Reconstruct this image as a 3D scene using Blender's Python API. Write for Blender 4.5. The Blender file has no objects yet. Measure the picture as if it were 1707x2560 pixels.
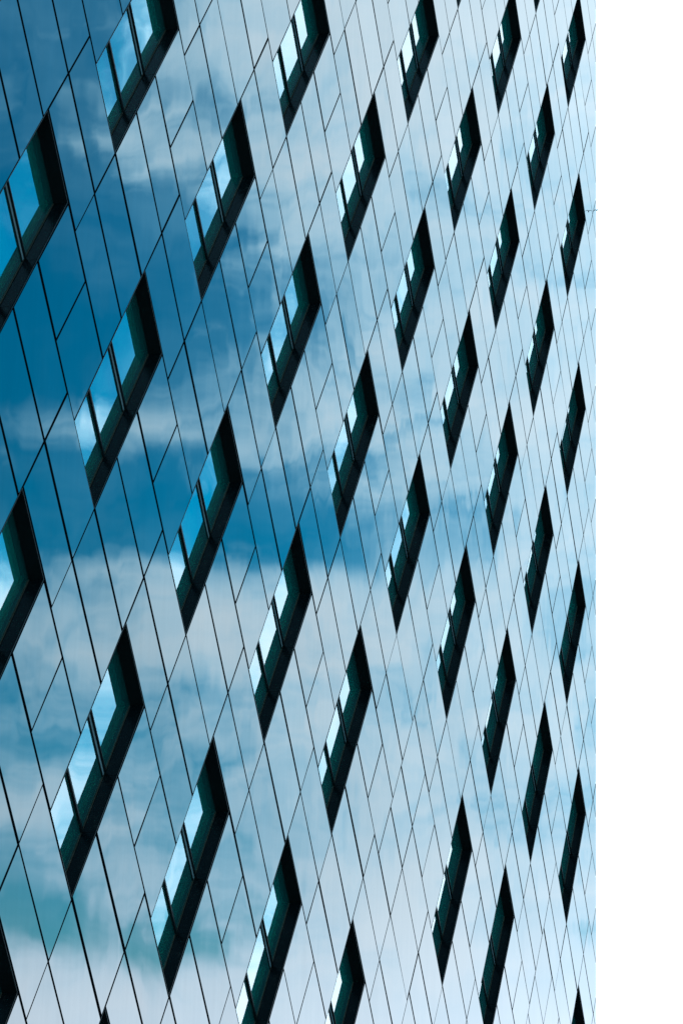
import bpy, bmesh, math, random
from mathutils import Matrix, Vector
random.seed(11)
scene = bpy.context.scene
COL = scene.collection

# ------------------------------------------------------------------ camera
CAM_POS = Vector((-37.79692, -9.23411, 1.68184))
CAM_ROT = Matrix(((0.3309979, -0.25910971, -0.90736021),
                  (-0.94322321, -0.06256591, -0.32621385),
                  (0.02775536, 0.96381931, -0.26510748)))
FOCAL = 5800.0 / 2560.0                       # focal length in picture heights
cam_data = bpy.data.cameras.new('camera')
cam = bpy.data.objects.new('camera', cam_data)
COL.objects.link(cam)
cam.matrix_world = Matrix.Translation(CAM_POS) @ CAM_ROT.to_4x4()
cam_data.sensor_fit = 'VERTICAL'
cam_data.sensor_height = 36.0
cam_data.sensor_width = 24.0
cam_data.lens = 36.0 * FOCAL
cam_data.clip_start = 0.1
cam_data.clip_end = 9000.0
scene.camera = cam

# ------------------------------------------------------------------ sun
SUN_AZ, SUN_EL = math.radians(24), math.radians(42)      # azimuth from +X towards +Y (behind the building)
sun_dir = Vector((math.cos(SUN_AZ) * math.cos(SUN_EL), math.sin(SUN_AZ) * math.cos(SUN_EL), math.sin(SUN_EL)))
sun_data = bpy.data.lights.new('sun', 'SUN')
sun_data.energy = 2.5
sun_data.angle = math.radians(0.6)
sun_data.color = (1.0, 0.95, 0.88)
sun = bpy.data.objects.new('sun', sun_data)
sun.rotation_euler = (-sun_dir).to_track_quat('-Z', 'Y').to_euler()
sun.location = (0, 30, 60)
COL.objects.link(sun)

# ------------------------------------------------------------------ node maths helper
class N:
    """a float socket with arithmetic that builds Math nodes"""
    def __init__(self, tree, sock): self.t, self.s = tree, sock
    def _op(self, op, *o):
        n = self.t.nodes.new('ShaderNodeMath'); n.operation = op
        for i, v in enumerate((self,) + o):
            if isinstance(v, N): self.t.links.new(v.s, n.inputs[i])
            else: n.inputs[i].default_value = float(v)
        return N(self.t, n.outputs[0])
    def __add__(self, o): return self._op('ADD', o)
    def __sub__(self, o): return self._op('SUBTRACT', o)
    def __mul__(self, o): return self._op('MULTIPLY', o)
    def __truediv__(self, o): return self._op('DIVIDE', o)
    __radd__ = __add__; __rmul__ = __mul__
    def exp(self): return self._op('EXPONENT')
    def sq(self): return self._op('MULTIPLY', self)
    def atan2(self, o): return self._op('ARCTAN2', o)
    def asin(self): return self._op('ARCSINE')
    def acos(self): return self._op('ARCCOSINE')
    def pow(self, e): return self._op('POWER', e)
    def max(self, e): return self._op('MAXIMUM', e)
    def min(self, e): return self._op('MINIMUM', e)
    def smooth(self, a, b):
        n = self.t.nodes.new('ShaderNodeMapRange'); n.interpolation_type = 'SMOOTHSTEP'
        self.t.links.new(self.s, n.inputs[0]); n.inputs[1].default_value = a; n.inputs[2].default_value = b
        return N(self.t, n.outputs[0])

def noise(t, vec, scale, detail=5, rough=0.55, dist=0.0, dim='3D'):
    n = t.nodes.new('ShaderNodeTexNoise'); n.noise_dimensions = dim
    n.inputs['Scale'].default_value = scale; n.inputs['Detail'].default_value = detail
    n.inputs['Roughness'].default_value = rough; n.inputs['Distortion'].default_value = dist
    t.links.new(vec, n.inputs['Vector'])
    return N(t, n.outputs[0])

def combine(t, x, y, z):
    n = t.nodes.new('ShaderNodeCombineXYZ')
    for i, v in enumerate((x, y, z)):
        if isinstance(v, N): t.links.new(v.s, n.inputs[i])
        else: n.inputs[i].default_value = v
    return n.outputs[0]

def mixcol(t, fac, a, b, blend='MIX'):
    n = t.nodes.new('ShaderNodeMix'); n.data_type = 'RGBA'; n.blend_type = blend
    for sock, v in ((n.inputs[0], fac), (n.inputs[6], a), (n.inputs[7], b)):
        if isinstance(v, N): t.links.new(v.s, sock)
        elif isinstance(v, bpy.types.NodeSocket): t.links.new(v, sock)
        elif isinstance(v, (tuple, list)): sock.default_value = tuple(v) + (1.0,)
        else: sock.default_value = v
    return n.outputs[2]

# ------------------------------------------------------------------ world: blue sky with broken cloud, brighter towards the sun
world = bpy.data.worlds.new('World'); scene.world = world
world.use_nodes = True
wt = world.node_tree; wt.nodes.clear()
w_out = wt.nodes.new('ShaderNodeOutputWorld'); w_bg = wt.nodes.new('ShaderNodeBackground')
wt.links.new(w_bg.outputs[0], w_out.inputs[0]); w_bg.inputs[1].default_value = 0.1
sky = wt.nodes.new('ShaderNodeTexSky'); sky.sky_type = 'NISHITA'; sky.sun_disc = False
sky.sun_elevation = SUN_EL; sky.sun_rotation = math.atan2(sun_dir.x, sun_dir.y)
sky.air_density = 1.0; sky.dust_density = 0.6; sky.ozone_density = 2.0
tc = wt.nodes.new('ShaderNodeTexCoord')
sep = wt.nodes.new('ShaderNodeSeparateXYZ'); wt.links.new(tc.outputs['Generated'], sep.inputs[0])
dx, dy, dz = (N(wt, sep.outputs[i]) for i in range(3))
az = dy.atan2(dx) * (180 / math.pi)
el = dz.min(0.9999).max(-0.9999).asin() * (180 / math.pi)
dotn = wt.nodes.new('ShaderNodeVectorMath'); dotn.operation = 'DOT_PRODUCT'
wt.links.new(tc.outputs['Generated'], dotn.inputs[0]); dotn.inputs[1].default_value = sun_dir
sun_ang = N(wt, dotn.outputs['Value']).min(0.9999).max(-0.9999).acos() * (180 / math.pi)
# cloud cover: fractal noise, flattened towards the horizon, with a few cloud banks and a clear gap
cu, cv = az * 0.135, el * 0.175
wa = noise(wt, combine(wt, cu * 1.3 + cv * 0.9 + 3.1, cv * 1.3 - cu * 0.9, 8.63), 1.0, 3, 0.5)
wb = noise(wt, combine(wt, cu * 1.3 + cv * 0.9 - 9.7, cv * 1.3 - cu * 0.9, 2.41), 1.0, 3, 0.5)
ru = cu * 0.80 + cv * 0.60 + wa * 0.9                       # turned and warped, so no grid shows
rv = cv * 0.80 - cu * 0.60 + wb * 0.9
big = noise(wt, combine(wt, ru, rv, 0.37), 1.0, 8, 0.58, 0.0)
fine = noise(wt, combine(wt, ru + 7.3, rv + 2.1, 4.71), 4.2, 7, 0.62, 0.0)
veil = noise(wt, combine(wt, ru * 1.4 - 3.7, rv * 1.4 + 5.9, 1.83), 1.0, 6, 0.6, 0.0)
cover = (big - 0.5) * 1.35 + (fine - 0.5) * 1.0 + 0.50
BANKS = [  # azimuth, elevation, half widths, amount (negative = a gap of blue)
    (-28.6, 22.5, 3.4, 7.0, -0.42),
    (-24.4, 19.6, 3.8, 3.0, -0.42),
    (-24.2, 15.0, 5.5, 0.75, -0.60),
    (-20.3, 14.2, 1.8, 0.5, -0.36),
    (-25.0, 12.6, 6.5, 1.5, 0.46),
    (-24.0, 8.0, 8.0, 5.0, 0.06),
    (-25.2, 24.0, 1.9, 1.0, 0.30),
    (-21.5, 27.3, 3.6, 2.0, 0.24),
    (-26.0, 17.2, 2.6, 0.6, 0.30),
    (-23.4, 4.7, 1.4, 0.6, -0.42),
    (-26.8, 5.3, 1.3, 0.7, -0.42),
    (-24.5, 8.8, 2.6, 0.8, -0.16),
    (-26.5, 3.1, 4.0, 1.0, 0.50),
    (-15.5, 15.0, 6.0, 30.0, 0.34),
    (-17.0, 27.5, 5.0, 3.5, 0.40),
    (12.0, 15.0, 16.0, 30.0, 0.86),
]
for a0, e0, sa, se, amt in BANKS:
    g = (((az - a0) * (1 / sa)).sq() + ((el - e0) * (1 / se)).sq()) * -1.0
    cover = cover + g.exp() * amt
mask = cover.smooth(0.19, 0.82).max(veil.smooth(0.36, 0.78) * 0.32)
inner = cover.smooth(0.30, 1.25)
glow = ((sun_ang - 30.0) * (-1 / 9.0)).exp() * 0.06 + 0.96
cloud_col = mixcol(wt, inner, (5.0, 13.2, 18.6), (14.8, 18.6, 21.2))
haze = ((el * (1 / 4.6)).sq() * -1.0).exp() * 0.75           # air whitens towards the horizon
cloud_col = mixcol(wt, haze, cloud_col, (25.0, 28.8, 33.5))
gn = wt.nodes.new('ShaderNodeVectorMath'); gn.operation = 'SCALE'
wt.links.new(cloud_col, gn.inputs[0]); wt.links.new(glow.s, gn.inputs['Scale'])
blue = mixcol(wt, 1.0, sky.outputs[0], (0.0, 1.16, 1.54), 'MULTIPLY')
w_col = mixcol(wt, mask, blue, gn.outputs[0])
w_col = mixcol(wt, haze * 0.45, w_col, (17.0, 20.0, 23.0))
wt.links.new(w_col, w_bg.inputs[0])

# ------------------------------------------------------------------ render / view settings
scene.render.engine = 'CYCLES'
scene.view_settings.view_transform = 'Standard'
scene.view_settings.look = 'None'
scene.view_settings.exposure = 0.0
scene.view_settings.gamma = 1.0
scene.view_settings.use_curve_mapping = False
scene.cycles.max_bounces = 10
scene.cycles.transparent_max_bounces = 8

# ------------------------------------------------------------------ materials
def material(name):
    m = bpy.data.materials.new(name); m.use_nodes = True
    t = m.node_tree; p = t.nodes['Principled BSDF']
    return m, t, p

def panel_metal():
    m, t, p = material('satin_metal_panel')
    geo = t.nodes.new('ShaderNodeNewGeometry'); oi = t.nodes.new('ShaderNodeObjectInfo')
    rnd = N(t, oi.outputs['Random'])
    sp = t.nodes.new('ShaderNodeSeparateXYZ'); t.links.new(geo.outputs['Position'], sp.inputs[0])
    X, Y, Z = (N(t, sp.outputs[i]) for i in range(3))
    # rain streaks run down the sheet; each sheet has its own
    streak = noise(t, combine(t, X * 13.0 + rnd * 90.0, rnd * 31.0, Z * 0.9), 1.0, 4, 0.6)
    cloudy = noise(t, combine(t, X * 1.6 + rnd * 40.0, rnd * 17.0, Z * 0.8), 1.0, 4, 0.55)
    speck = noise(t, combine(t, X * 160.0, rnd * 9.0, Z * 34.0), 1.0, 2, 0.5)
    tone = (streak - 0.5) * 0.14 + (cloudy - 0.5) * 0.10 + (rnd - 0.5) * 0.09 + (speck - 0.5) * 0.05 + 1.0
    base = combine(t, tone * 0.245, tone * 0.25, tone * 0.25)
    t.links.new(base, p.inputs['Base Color'])
    p.inputs['Metallic'].default_value = 1.0
    rough = (streak - 0.5) * 0.012 + (cloudy - 0.5) * 0.016 + 0.022
    t.links.new(rough.s, p.inputs['Roughness'])
    p.inputs['Anisotropic'].default_value = 0.2
    tg = combine(t, 0.0, 0.0, 1.0); t.links.new(tg, p.inputs['Tangent'])
    wav = noise(t, combine(t, X * 1.1 + rnd * 50.0, rnd * 23.0, Z * 0.55), 1.0, 2, 0.45)
    bp = t.nodes.new('ShaderNodeBump'); bp.inputs['Strength'].default_value = 1.0; bp.inputs['Distance'].default_value = 0.0022
    t.links.new(wav.s, bp.inputs['Height']); t.links.new(bp.outputs[0], p.inputs['Normal'])
    return m

def dark(name, col, rough, spec=0.4, dust=0.0):
    m, t, p = material(name)
    geo = t.nodes.new('ShaderNodeNewGeometry')
    n1 = noise(t, geo.outputs['Position'], 9.0, 5, 0.7)
    n2 = noise(t, geo.outputs['Position'], 60.0, 3, 0.6)
    f = (n1.smooth(0.5, 0.75) * n2.smooth(0.4, 0.7)) * dust
    c = mixcol(t, f, col, (0.13, 0.105, 0.08))
    t.links.new(c, p.inputs['Base Color'])
    r = n1 * 0.2 + (rough - 0.1)
    t.links.new(r.s, p.inputs['Roughness'])
    p.inputs['Specular IOR Level'].default_value = spec
    return m

def glass_front():
    m, t, p = material('window_glass'); t.nodes.remove(p)
    out = [n for n in t.nodes if n.type == 'OUTPUT_MATERIAL'][0]
    gl = t.nodes.new('ShaderNodeBsdfGlossy'); gl.inputs['Color'].default_value = (0.96, 0.99, 1.0, 1); gl.inputs['Roughness'].default_value = 0.012
    tr = t.nodes.new('ShaderNodeBsdfTransparent'); tr.inputs['Color'].default_value = (0.80, 0.97, 0.94, 1)
    fr = t.nodes.new('ShaderNodeFresnel'); fr.inputs['IOR'].default_value = 1.9
    fac = N(t, fr.outputs[0]) * 0.8 + 0.38
    geo = t.nodes.new('ShaderNodeNewGeometry'); oi = t.nodes.new('ShaderNodeObjectInfo')
    wv = t.nodes.new('ShaderNodeVectorMath'); wv.operation = 'MULTIPLY'; wv.inputs[1].default_value = (1.6, 1, 0.9)
    t.links.new(geo.outputs['Position'], wv.inputs[0])
    h = noise(t, wv.outputs[0], 1.0, 1, 0.4)
    bp = t.nodes.new('ShaderNodeBump'); bp.inputs['Distance'].default_value = 0.0016
    t.links.new(h.s, bp.inputs['Height']); t.links.new(bp.outputs[0], gl.inputs['Normal'])
    mx = t.nodes.new('ShaderNodeMixShader'); t.links.new(fac.s, mx.inputs[0])
    t.links.new(tr.outputs[0], mx.inputs[1]); t.links.new(gl.outputs[0], mx.inputs[2])
    df = t.nodes.new('ShaderNodeBsdfDiffuse'); df.inputs['Color'].default_value = (0.01, 0.60, 0.52, 1)   # green body tint and dust
    m2 = t.nodes.new('ShaderNodeMixShader'); m2.inputs[0].default_value = 0.065
    t.links.new(mx.outputs[0], m2.inputs[1]); t.links.new(df.outputs[0], m2.inputs[2]); t.links.new(m2.outputs[0], out.inputs[0])
    return m

def glass_back():
    m, t, p = material('coated_inner_glass'); t.nodes.remove(p)
    out = [n for n in t.nodes if n.type == 'OUTPUT_MATERIAL'][0]
    gl = t.nodes.new('ShaderNodeBsdfGlossy'); gl.inputs['Color'].default_value = (0.80, 0.96, 1.0, 1); gl.inputs['Roughness'].default_value = 0.02
    tr = t.nodes.new('ShaderNodeBsdfTransparent'); tr.inputs['Color'].default_value = (0.6, 0.98, 0.93, 1)
    mx = t.nodes.new('ShaderNodeMixShader'); mx.inputs[0].default_value = 0.40
    t.links.new(tr.outputs[0], mx.inputs[1]); t.links.new(gl.outputs[0], mx.inputs[2]); t.links.new(mx.outputs[0], out.inputs[0])
    return m

def blind_cloth():
    m, t, p = material('green_blind')
    oi = t.nodes.new('ShaderNodeObjectInfo'); geo = t.nodes.new('ShaderNodeNewGeometry')
    sp = t.nodes.new('ShaderNodeSeparateXYZ'); t.links.new(geo.outputs['Position'], sp.inputs[0])
    fold = noise(t, combine(t, N(t, sp.outputs[0]) * 9.0, 0.0, N(t, sp.outputs[2]) * 0.7), 1.0, 3, 0.6)
    k = (N(t, oi.outputs['Random']) * 0.7 + 0.5) * (fold * 0.8 + 0.6)
    t.links.new(combine(t, k * 0.01, k * 0.82, k * 0.72), p.inputs['Base Color'])
    p.inputs['Roughness'].default_value = 0.9
    return m

M_PANEL = panel_metal()
M_EDGE = dark('panel_edge_joint_shade', (0.004, 0.010, 0.014), 0.6, 0.15)  # sheet edges are metal too; joint shade is painted in as near-black
M_BACK = dark('black_membrane', (0.002, 0.005, 0.007), 0.9, 0.05)
M_REVEAL = dark('black_coated_reveal', (0.003, 0.006, 0.006), 0.42, 0.12)
M_SILL = dark('dusty_black_sill', (0.0008, 0.0038, 0.0045), 0.24, 0.07, 0.2)
M_FRAME = dark('dark_window_profile', (0.004, 0.007, 0.007), 0.4, 0.2)
M_STRIP = dark('grey_profile_face', (0.20, 0.27, 0.27), 0.35, 0.5)
M_BEAD = dark('dusty_sealant', (0.04, 0.032, 0.02), 0.7, 0.2, 1.0)
M_GASKET = dark('green_glazing_rail', (0.02, 0.75, 0.50), 0.4, 0.3)
M_GLASS = glass_front(); M_GBACK = glass_back(); M_BLIND = blind_cloth()
M_SIDE = dark('grey_render_wall', (0.35, 0.36, 0.37), 0.7, 0.3)

# ------------------------------------------------------------------ facade layout
# Every joint runs along one of two diagonals: D1 falls to the right, D2 rises to the right.
CELL_W, ROW_H, SHIFT, TOP_Z = 2.26227, 3.6, 0.197379, 22.4
def lat(c, k): return Vector((c * CELL_W, TOP_Z - ROW_H * (k + SHIFT * c)))
def latv(c, k): return Vector((c * CELL_W, -ROW_H * (k + SHIFT * c)))
D1 = latv(0.232, 0.150)
D2 = latv(0.594, -0.672)
CR = abs(D1.x * D2.y - D1.y * D2.x)
HP, HQ = D2.length / CR, D1.length / CR               # metres of inset -> p and q units
P1, Q1 = 2.74281, 0.61223                              # lattice steps in units of D1, D2
P2, Q2 = 2.42445, -0.94692
DL, CS = -0.681, 1.862
TILES = {  # p0, p1, q0, q1 of the eight sheets that belong to one window
    'a': (1, CS, Q1 - 1, 0), 'b': (CS, P1, Q1 - 1, 0),
    'c': (1, P2, DL, Q1 - 1), 'd': (P2, P1 + 1, DL, Q1 - 1), 'e': (P1 + 1, P1 + P2, DL, Q1 - 1),
    'f': (1, P2, -1, DL), 'g': (P2, P1 + 1, Q2, DL), 'h': (P1 + 1, P1 + P2, Q2, DL),
    # the three sheets that close a bay without a window
    'x': (0, 1, Q1 - 1, 0), 'y': (0, 1, DL, Q1 - 1), 'z': (0, 1, -1, DL)}
X_LEFT, Z_TOP, Z_BOT = -27.0, 28.0, 0.12
def x_edge(z): return 1.35735 + (z - (TOP_Z + 0.52115)) * (1.35735 - 1.25091) / (18.55496 + 0.52115)
def pos(p, q): return D1 * p + D2 * q
CLIPS = [lambda v: v.x - X_LEFT, lambda v: x_edge(v.y) - v.x, lambda v: Z_TOP - v.y, lambda v: v.y - Z_BOT]
def clip(poly):
    cut = False
    for f in CLIPS:
        out = []
        for i, a in enumerate(poly):
            b = poly[(i + 1) % len(poly)]; fa, fb = f(a), f(b)
            if fa >= 0: out.append(a)
            if (fa >= 0) != (fb >= 0): out.append(a + (b - a) * (fa / (fa - fb)))
            if fa < 0: cut = True
        poly = out
        if len(poly) < 3: return [], True
    return poly, cut
def area(poly):
    return abs(sum(poly[i].x * poly[(i + 1) % len(poly)].y - poly[(i + 1) % len(poly)].x * poly[i].y for i in range(len(poly)))) / 2
def quad(p0, p1, q0, q1, ins=0.0):
    dp, dq = ins * HP, ins * HQ
    return [pos(p0 + dp, q0 + dq), pos(p1 - dp, q0 + dq), pos(p1 - dp, q1 - dq), pos(p0 + dp, q1 - dq)]

def project(v3):
    d = CAM_ROT.transposed() @ (v3 - CAM_POS)
    if d.z > -0.5: return None
    return (0.5 * 1707 + 5800 * d.x / -d.z, 1280 - 5800 * d.y / -d.z)
def shown(poly):
    pts = [project(Vector((v.x, 0, v.y))) for v in poly]
    if any(p is None for p in pts): return 0.0
    # clip to the picture and measure
    P = [Vector(p) for p in pts]
    for f in (lambda v: v.x, lambda v: 1707 - v.x, lambda v: v.y, lambda v: 2560 - v.y):
        out = []
        for i, a in enumerate(P):
            b = P[(i + 1) % len(P)]; fa, fb = f(a), f(b)
            if fa >= 0: out.append(a)
            if (fa >= 0) != (fb >= 0): out.append(a + (b - a) * (fa / (fa - fb)))
        P = out
        if len(P) < 3: return 0.0
    return area(P)

# ------------------------------------------------------------------ mesh helpers
def prism(bm, poly, y0, y1, mi_front=0, mi_side=0, cham=0.0, back=False):
    """sheet with outline poly (x, z), front at y0, edges running back to y1"""
    s = sum(poly[i].x * poly[(i + 1) % len(poly)].y - poly[(i + 1) % len(poly)].x * poly[i].y for i in range(len(poly)))
    if s < 0: poly = poly[::-1]
    n = len(poly)
    fr = [bm.verts.new((v.x, y0, v.y)) for v in poly]
    bk = [bm.verts.new((v.x, y1, v.y)) for v in poly]
    f = bm.faces.new(fr); f.material_index = mi_front
    for i in range(n):
        j = (i + 1) % n
        f = bm.faces.new((fr[j], fr[i], bk[i], bk[j])); f.material_index = mi_side
    if back:
        f = bm.faces.new(bk[::-1]); f.material_index = mi_side
def to_mesh(name, bm, mats):
    me = bpy.data.meshes.new(name); bm.to_mesh(me); bm.free()
    for m in mats: me.materials.append(m)
    return me
def link(name, me, parent=None, loc=(0, 0, 0), rot=(0, 0, 0), scale=None):
    o = bpy.data.objects.new(name, me); COL.objects.link(o)
    o.parent = parent; o.location = loc; o.rotation_euler = rot
    if scale: o.scale = scale
    return o

# ------------------------------------------------------------------ ground
bm = bmesh.new()
bmesh.ops.create_grid(bm, x_segments=8, y_segments=8, size=4000)
m_ground, t, p = material('grey_paving')
gpos = t.nodes.new('ShaderNodeNewGeometry')
gn_ = noise(t, gpos.outputs['Position'], 0.6, 6, 0.6)
t.links.new(mixcol(t, gn_, (0.09, 0.09, 0.085), (0.17, 0.17, 0.16)), p.inputs['Base Color'])
p.inputs['Roughness'].default_value = 0.85
ground = link('ground', to_mesh('ground', bm, [m_ground])); ground['kind'] = 'structure'

# ------------------------------------------------------------------ building
building = bpy.data.objects.new('office_building', None); COL.objects.link(building)
building.empty_display_size = 2.0
building['label'] = 'tall building clad in diagonal satin metal sheets with slanted diamond windows'
building['category'] = 'building'

NO_WINDOW = {(-4, 5), (-1, 5), (-4, 6), (-2, 7), (-6, 8), (-11, 3), (-7, 1)}
windows, tiles = [], []
for c in range(-17, 5):
    for k in range(-6, 14):
        o = lat(c, k)
        wq = [v + o for v in quad(0, 1, -1, 0)]
        wp, cut = clip(wq)
        has = bool(wp) and not cut and (c, k) not in NO_WINDOW and c <= 0
        if has: windows.append((c, k, o))
        for key, tl in TILES.items():
            if key in 'xyz' and has: continue
            full = [v + o for v in quad(*tl)]
            poly, cut = clip(full)
            if poly and area(poly) > 0.004: tiles.append((shown(poly), c, k, key, o, poly, cut))

# the dark wall behind the sheets, open where the windows sit
bm = bmesh.new()
for sh, c, k, key, o, poly, cut in tiles:
    vs = [bm.verts.new((v.x, 0.07, v.y)) for v in poly]
    f = bm.faces.new(vs)
    if f.normal.y > 0: f.normal_flip()
bmesh.ops.remove_doubles(bm, verts=bm.verts, dist=0.0004)
link('backing_wall', to_mesh('backing_wall', bm, [M_BACK]), building)

GAP = 0.0118
shared = {}
def tile_mesh(key, var):
    if (key, var) not in shared:
        p0, p1, q0, q1 = TILES[key]; ctr = pos((p0 + p1) / 2, (q0 + q1) / 2)
        r = random.Random(key + str(var))
        dp, dq = HP, HQ
        g = [GAP * r.uniform(0.55, 1.3) for _ in range(2)] + [GAP * r.uniform(0.7, 2.4) for _ in range(2)]
        a, b = p0 + g[0] * dp, p1 - g[1] * dp
        e, f_ = q0 + g[2] * dq, q1 - g[3] * dq
        poly = [pos(a, e) - ctr, pos(b, e) - ctr, pos(b, f_) - ctr, pos(a, f_) - ctr]
        bm = bmesh.new(); prism(bm, poly, 0.0, 0.045, 0, 1)
        shared[(key, var)] = (to_mesh('panel', bm, [M_PANEL, M_EDGE]), ctr)
    return shared[(key, var)]
tiles.sort(key=lambda t_: -t_[0])
in_view = [t_ for t_ in tiles if t_[0] > 0]
N_PARTS = 300
field = bmesh.new()
for i, (sh, c, k, key, o, poly, cut) in enumerate(tiles):
    tilt = (random.gauss(0, 0.0022), 0, random.gauss(0, 0.0018))
    if i < N_PARTS and sh > 0:
        if not cut:
            me, ctr = tile_mesh(key, random.randrange(4))
            link('panel', me, building, (o.x + ctr.x, random.uniform(-0.0012, 0.0012), o.y + ctr.y), tilt)
        else:
            pp_, _ = clip([v + o for v in quad(*TILES[key], GAP)])
            if len(pp_) < 3: continue
            ctr = sum(pp_, Vector((0, 0))) / len(pp_)
            bm = bmesh.new(); prism(bm, [v - ctr for v in pp_], 0.0, 0.045, 0, 1)
            link('panel', to_mesh('panel', bm, [M_PANEL, M_EDGE]), building, (ctr.x, 0, ctr.y), tilt)
    else:
        pp_, _ = clip([v + o for v in quad(*TILES[key], GAP)])
        if len(pp_) >= 3: prism(field, pp_, random.uniform(-0.001, 0.001), 0.045, 0, 1)
fo = link('panel_field', to_mesh('panel_field', field, [M_PANEL, M_EDGE]), building); fo['kind'] = 'stuff'

# ------------------------------------------------------------------ windows
DEPTH = 0.150                                          # glass sits this far behind the sheets
RIM = 0.010
G0, G1 = Q1 - 1, DL                                    # joints on the sill and mullion positions
def bar(bm, p0, p1, q0, q1, y0, y1, mi=0):
    prism(bm, [pos(p0, q0), pos(p1, q0), pos(p1, q1), pos(p0, q1)], y0, y1, mi, mi, back=True)
rp, rq = RIM * HP, RIM * HQ
e_ = 0.002
ep, eq = e_ * HP, e_ * HQ
Y0, Y1 = 0.003, DEPTH + 0.085
# window lining: head, and the two upper-left sides (part mesh)
bm = bmesh.new()
bar(bm, ep, 1 - ep, -rq, -eq, Y0, Y1)                       # side under the top corner, T to R
bar(bm, ep, 1 - ep, -1 + eq, -1 + rq, Y0, Y1)               # L to B
bar(bm, ep, rp, -1 + rq, -rq, Y0, Y1)                       # T to L
me_lining = to_mesh('window', bm, [M_REVEAL])
sills = []
cuts = [-1 + rq, G1, G0, -rq]
for a, b in zip(cuts[:-1], cuts[1:]):
    bm = bmesh.new()
    bar(bm, 1 - rp, 1 - ep, a + 0.0022 * HQ, b - 0.0022 * HQ, Y0, Y1)
    # small upstand lip at the outer edge
    bar(bm, 1 - rp - 0.004 * HP, 1 - rp - 0.0002 * HP, a + 0.0022 * HQ, b - 0.0022 * HQ, Y0 + 0.008, Y0 + 0.014)
    sills.append(to_mesh('sill_plate', bm, [M_SILL]))
panes = []
mull = [(G0, 0.034), (G1, 0.030)]
edges = [(-1 + rq, G1 - 0.016 * HQ), (G1 + 0.034 * HQ, G0 - 0.028 * HQ), (G0 + 0.030 * HQ, -rq)]
for a, b in edges:
    bm = bmesh.new()
    for y, mi in ((DEPTH, 0), (DEPTH + 0.022, 1)):
        vs = [bm.verts.new((v.x, y, v.y)) for v in (pos(rp, a), pos(rp, b), pos(1 - rp, b), pos(1 - rp, a))]
        f = bm.faces.new(vs); f.normal_update(); f.material_index = mi
        if f.normal.y > 0: f.normal_flip()
    panes.append(to_mesh('pane', bm, [M_GLASS, M_GBACK]))
mulls = []
bm = bmesh.new()                                         # between top and middle pane: two fins and a grey face
bar(bm, rp, 1 - rp, G0 - 0.028 * HQ, G0 - 0.018 * HQ, DEPTH - 0.011, DEPTH + 0.05, 0)
bar(bm, rp, 1 - rp, G0 - 0.018 * HQ, G0 + 0.020 * HQ, DEPTH - 0.007, DEPTH + 0.05, 1)
bar(bm, rp, 1 - rp, G0 + 0.020 * HQ, G0 + 0.030 * HQ, DEPTH - 0.030, DEPTH + 0.05, 0)
mulls.append(to_mesh('mullion', bm, [M_FRAME, M_STRIP]))
bm = bmesh.new()                                         # between middle and lower pane: one dark fin, grey strip beside it
bar(bm, rp, 1 - rp, G1 - 0.016 * HQ, G1 + 0.006 * HQ, DEPTH - 0.024, DEPTH + 0.05, 0)
bar(bm, rp, 1 - rp, G1 + 0.006 * HQ, G1 + 0.034 * HQ, DEPTH - 0.004, DEPTH + 0.05, 1)
mulls.append(to_mesh('mullion', bm, [M_FRAME, M_STRIP]))
bm = bmesh.new()
bar(bm, 1 - rp - 0.010 * HP, 1 - rp - 0.0003 * HP, -1 + 2 * rq, -2 * rq, DEPTH - 0.010, DEPTH - 0.002)
me_bead = to_mesh('sealant_bead', bm, [M_BEAD])
bm = bmesh.new()
bar(bm, rp, 1 - rp, -1 + rq, -rq, DEPTH + 0.070, DEPTH + 0.074)
me_blind = to_mesh('blind', bm, [M_BLIND])
bm = bmesh.new()
bar(bm, 1 - rp - 0.050 * HP, 1 - rp - 0.036 * HP, -1 + 2 * rq, -2 * rq, DEPTH + 0.048, DEPTH + 0.062)
bar(bm, 1 - rp - 0.028 * HP, 1 - rp - 0.018 * HP, -1 + 2 * rq, -2 * rq, DEPTH + 0.040, DEPTH + 0.062)
me_rail = to_mesh('glazing_rail', bm, [M_GASKET])
for c, k, o in windows:
    w = link('window', me_lining, building, (o.x, 0, o.y))
    for nm, lst in (('sill_plate', sills), ('pane', panes), ('mullion', mulls), ('sealant_bead', [me_bead]), ('blind', [me_blind]), ('glazing_rail', [me_rail])):
        for me in lst:
            ch = link(nm, me, w)
            if nm == 'pane': ch.rotation_euler = (random.gauss(0, 0.0008), 0, random.gauss(0, 0.0008))

# ------------------------------------------------------------------ the rest of the block
bm = bmesh.new()
def box(bm, x0, x1, y0, y1, z0, z1):
    vs = [bm.verts.new(v) for v in ((x0, y0, z0), (x1, y0, z0), (x1, y1, z0), (x0, y1, z0), (x0, y0, z1), (x1, y0, z1), (x1, y1, z1), (x0, y1, z1))]
    for f in ((0, 3, 2, 1), (4, 5, 6, 7), (0, 1, 5, 4), (1, 2, 6, 5), (2, 3, 7, 6), (3, 0, 4, 7)): bm.faces.new([vs[i] for i in f])
za, zb = 0.0, Z_TOP
vs = []
for z in (za, zb):
    xe = x_edge(z) - 0.004
    vs += [bm.verts.new(v) for v in ((xe - 0.2, 0.075, z), (xe, 0.075, z), (xe, 14.0, z), (xe - 0.2, 14.0, z))]
for f in ((0, 3, 2, 1), (4, 5, 6, 7), (0, 1, 5, 4), (1, 2, 6, 5), (2, 3, 7, 6), (3, 0, 4, 7)): bm.faces.new([vs[i] for i in f])
link('end_wall', to_mesh('end_wall', bm, [M_SIDE]), building)
bm = bmesh.new(); box(bm, X_LEFT + 0.004, X_LEFT + 0.2, 0.075, 14.0, 0, Z_TOP)
link('end_wall', to_mesh('end_wall', bm, [M_SIDE]), building)
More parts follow.
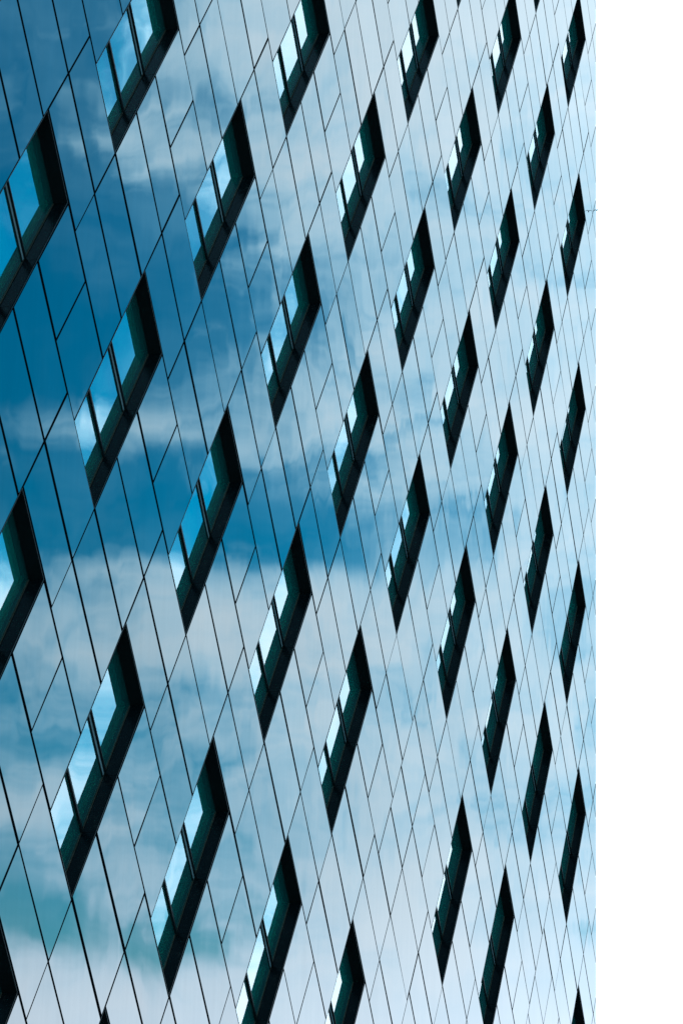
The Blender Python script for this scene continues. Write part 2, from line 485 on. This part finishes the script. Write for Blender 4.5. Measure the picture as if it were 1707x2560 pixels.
bm = bmesh.new(); box(bm, X_LEFT + 0.2, x_edge(0) - 0.25, 13.8, 14.0, 0, Z_TOP)
link('rear_wall', to_mesh('rear_wall', bm, [M_SIDE]), building)
bm = bmesh.new(); box(bm, X_LEFT - 0.05, x_edge(Z_TOP) + 0.05, -0.03, 14.05, Z_TOP + 0.004, Z_TOP + 0.45)
link('roof', to_mesh('roof', bm, [M_SIDE]), building)
bm = bmesh.new(); box(bm, X_LEFT, x_edge(0) - 0.01, 0.02, 0.3, 0.0, Z_BOT - 0.01)
link('plinth', to_mesh('plinth', bm, [M_SIDE]), building)

# ------------------------------------------------------------------ bird gliding past the corner of the building
def build_bird():
    body_pts = [(-0.085, 0.0, 0.003), (-0.05, 0.013, 0.0), (0.0, 0.019, 0.0), (0.045, 0.014, 0.004), (0.066, 0.010, 0.008), (0.086, 0.002, 0.007)]
    bm = bmesh.new(); rings = []
    for x, r, z in body_pts:
        r = max(r, 0.002)
        rings.append([bm.verts.new((x, r * math.cos(a * math.pi / 4), z + r * 0.9 * math.sin(a * math.pi / 4))) for a in range(8)])
    for a, b in zip(rings[:-1], rings[1:]):
        for i in range(8): bm.faces.new((a[i], a[(i + 1) % 8], b[(i + 1) % 8], b[i]))
    bm.faces.new(rings[0]); bm.faces.new(rings[-1][::-1])
    return bm
m_bird, t, p = material('dark_feathers')
fn = noise(t, t.nodes.new('ShaderNodeNewGeometry').outputs['Position'], 60.0, 3)
t.links.new(mixcol(t, fn, (0.008, 0.012, 0.03), (0.02, 0.025, 0.05)), p.inputs['Base Color'])
p.inputs['Roughness'].default_value = 0.7
bird = bpy.data.objects.new('bird', None); COL.objects.link(bird)
bird['label'] = 'small dark bird gliding with bent wings beside the building corner'
bird['category'] = 'bird'
link('body', to_mesh('body', build_bird(), [m_bird]), bird)
for s in (1, -1):
    st = [(0.0, 0.010, 0.035, 0.006), (0.035, 0.045, 0.040, 0.026), (0.012, 0.085, 0.030, 0.020), (-0.03, 0.145, 0.008, 0.004)]
    bm = bmesh.new(); rows = []
    for x, y, ch, z in st:
        rows.append([bm.verts.new(v) for v in ((x + ch * 0.6, s * y, z), (x, s * y, z + 0.005), (x - ch, s * y, z), (x, s * y, z - 0.003))])
    for a, b in zip(rows[:-1], rows[1:]):
        for i in range(4): bm.faces.new((a[i], a[(i + 1) % 4], b[(i + 1) % 4], b[i]))
    bm.faces.new(rows[0]); bm.faces.new(rows[-1][::-1])
    bmesh.ops.recalc_face_normals(bm, faces=bm.faces)
    link('wing', to_mesh('wing', bm, [m_bird]), bird)
bm = bmesh.new()
tl = [bm.verts.new(v) for v in ((-0.07, 0.008, 0.004), (-0.07, -0.008, 0.004), (-0.125, -0.022, 0.002), (-0.105, 0, 0.003), (-0.125, 0.022, 0.002))]
tb = [bm.verts.new(v.co - Vector((0, 0, 0.003))) for v in tl]
bm.faces.new(tl); bm.faces.new(tb[::-1])
for i in range(5): bm.faces.new((tl[(i + 1) % 5], tl[i], tb[i], tb[(i + 1) % 5]))
link('tail', to_mesh('tail', bm, [m_bird]), bird)
ray = CAM_ROT @ Vector(((1490.0 - 853.5) / 5800, -(526.0 - 1280) / 5800, -1.0))
bird.location = CAM_POS + ray * ((-0.075 - CAM_POS.y) / ray.y)
bird.rotation_euler = (0.0, 0.05, math.atan2(ray.y, ray.x) + math.radians(150))
bird.scale = (0.5, 0.5, 0.55)
print('tiles', len(tiles), 'in view', len(in_view), 'windows', len(windows))
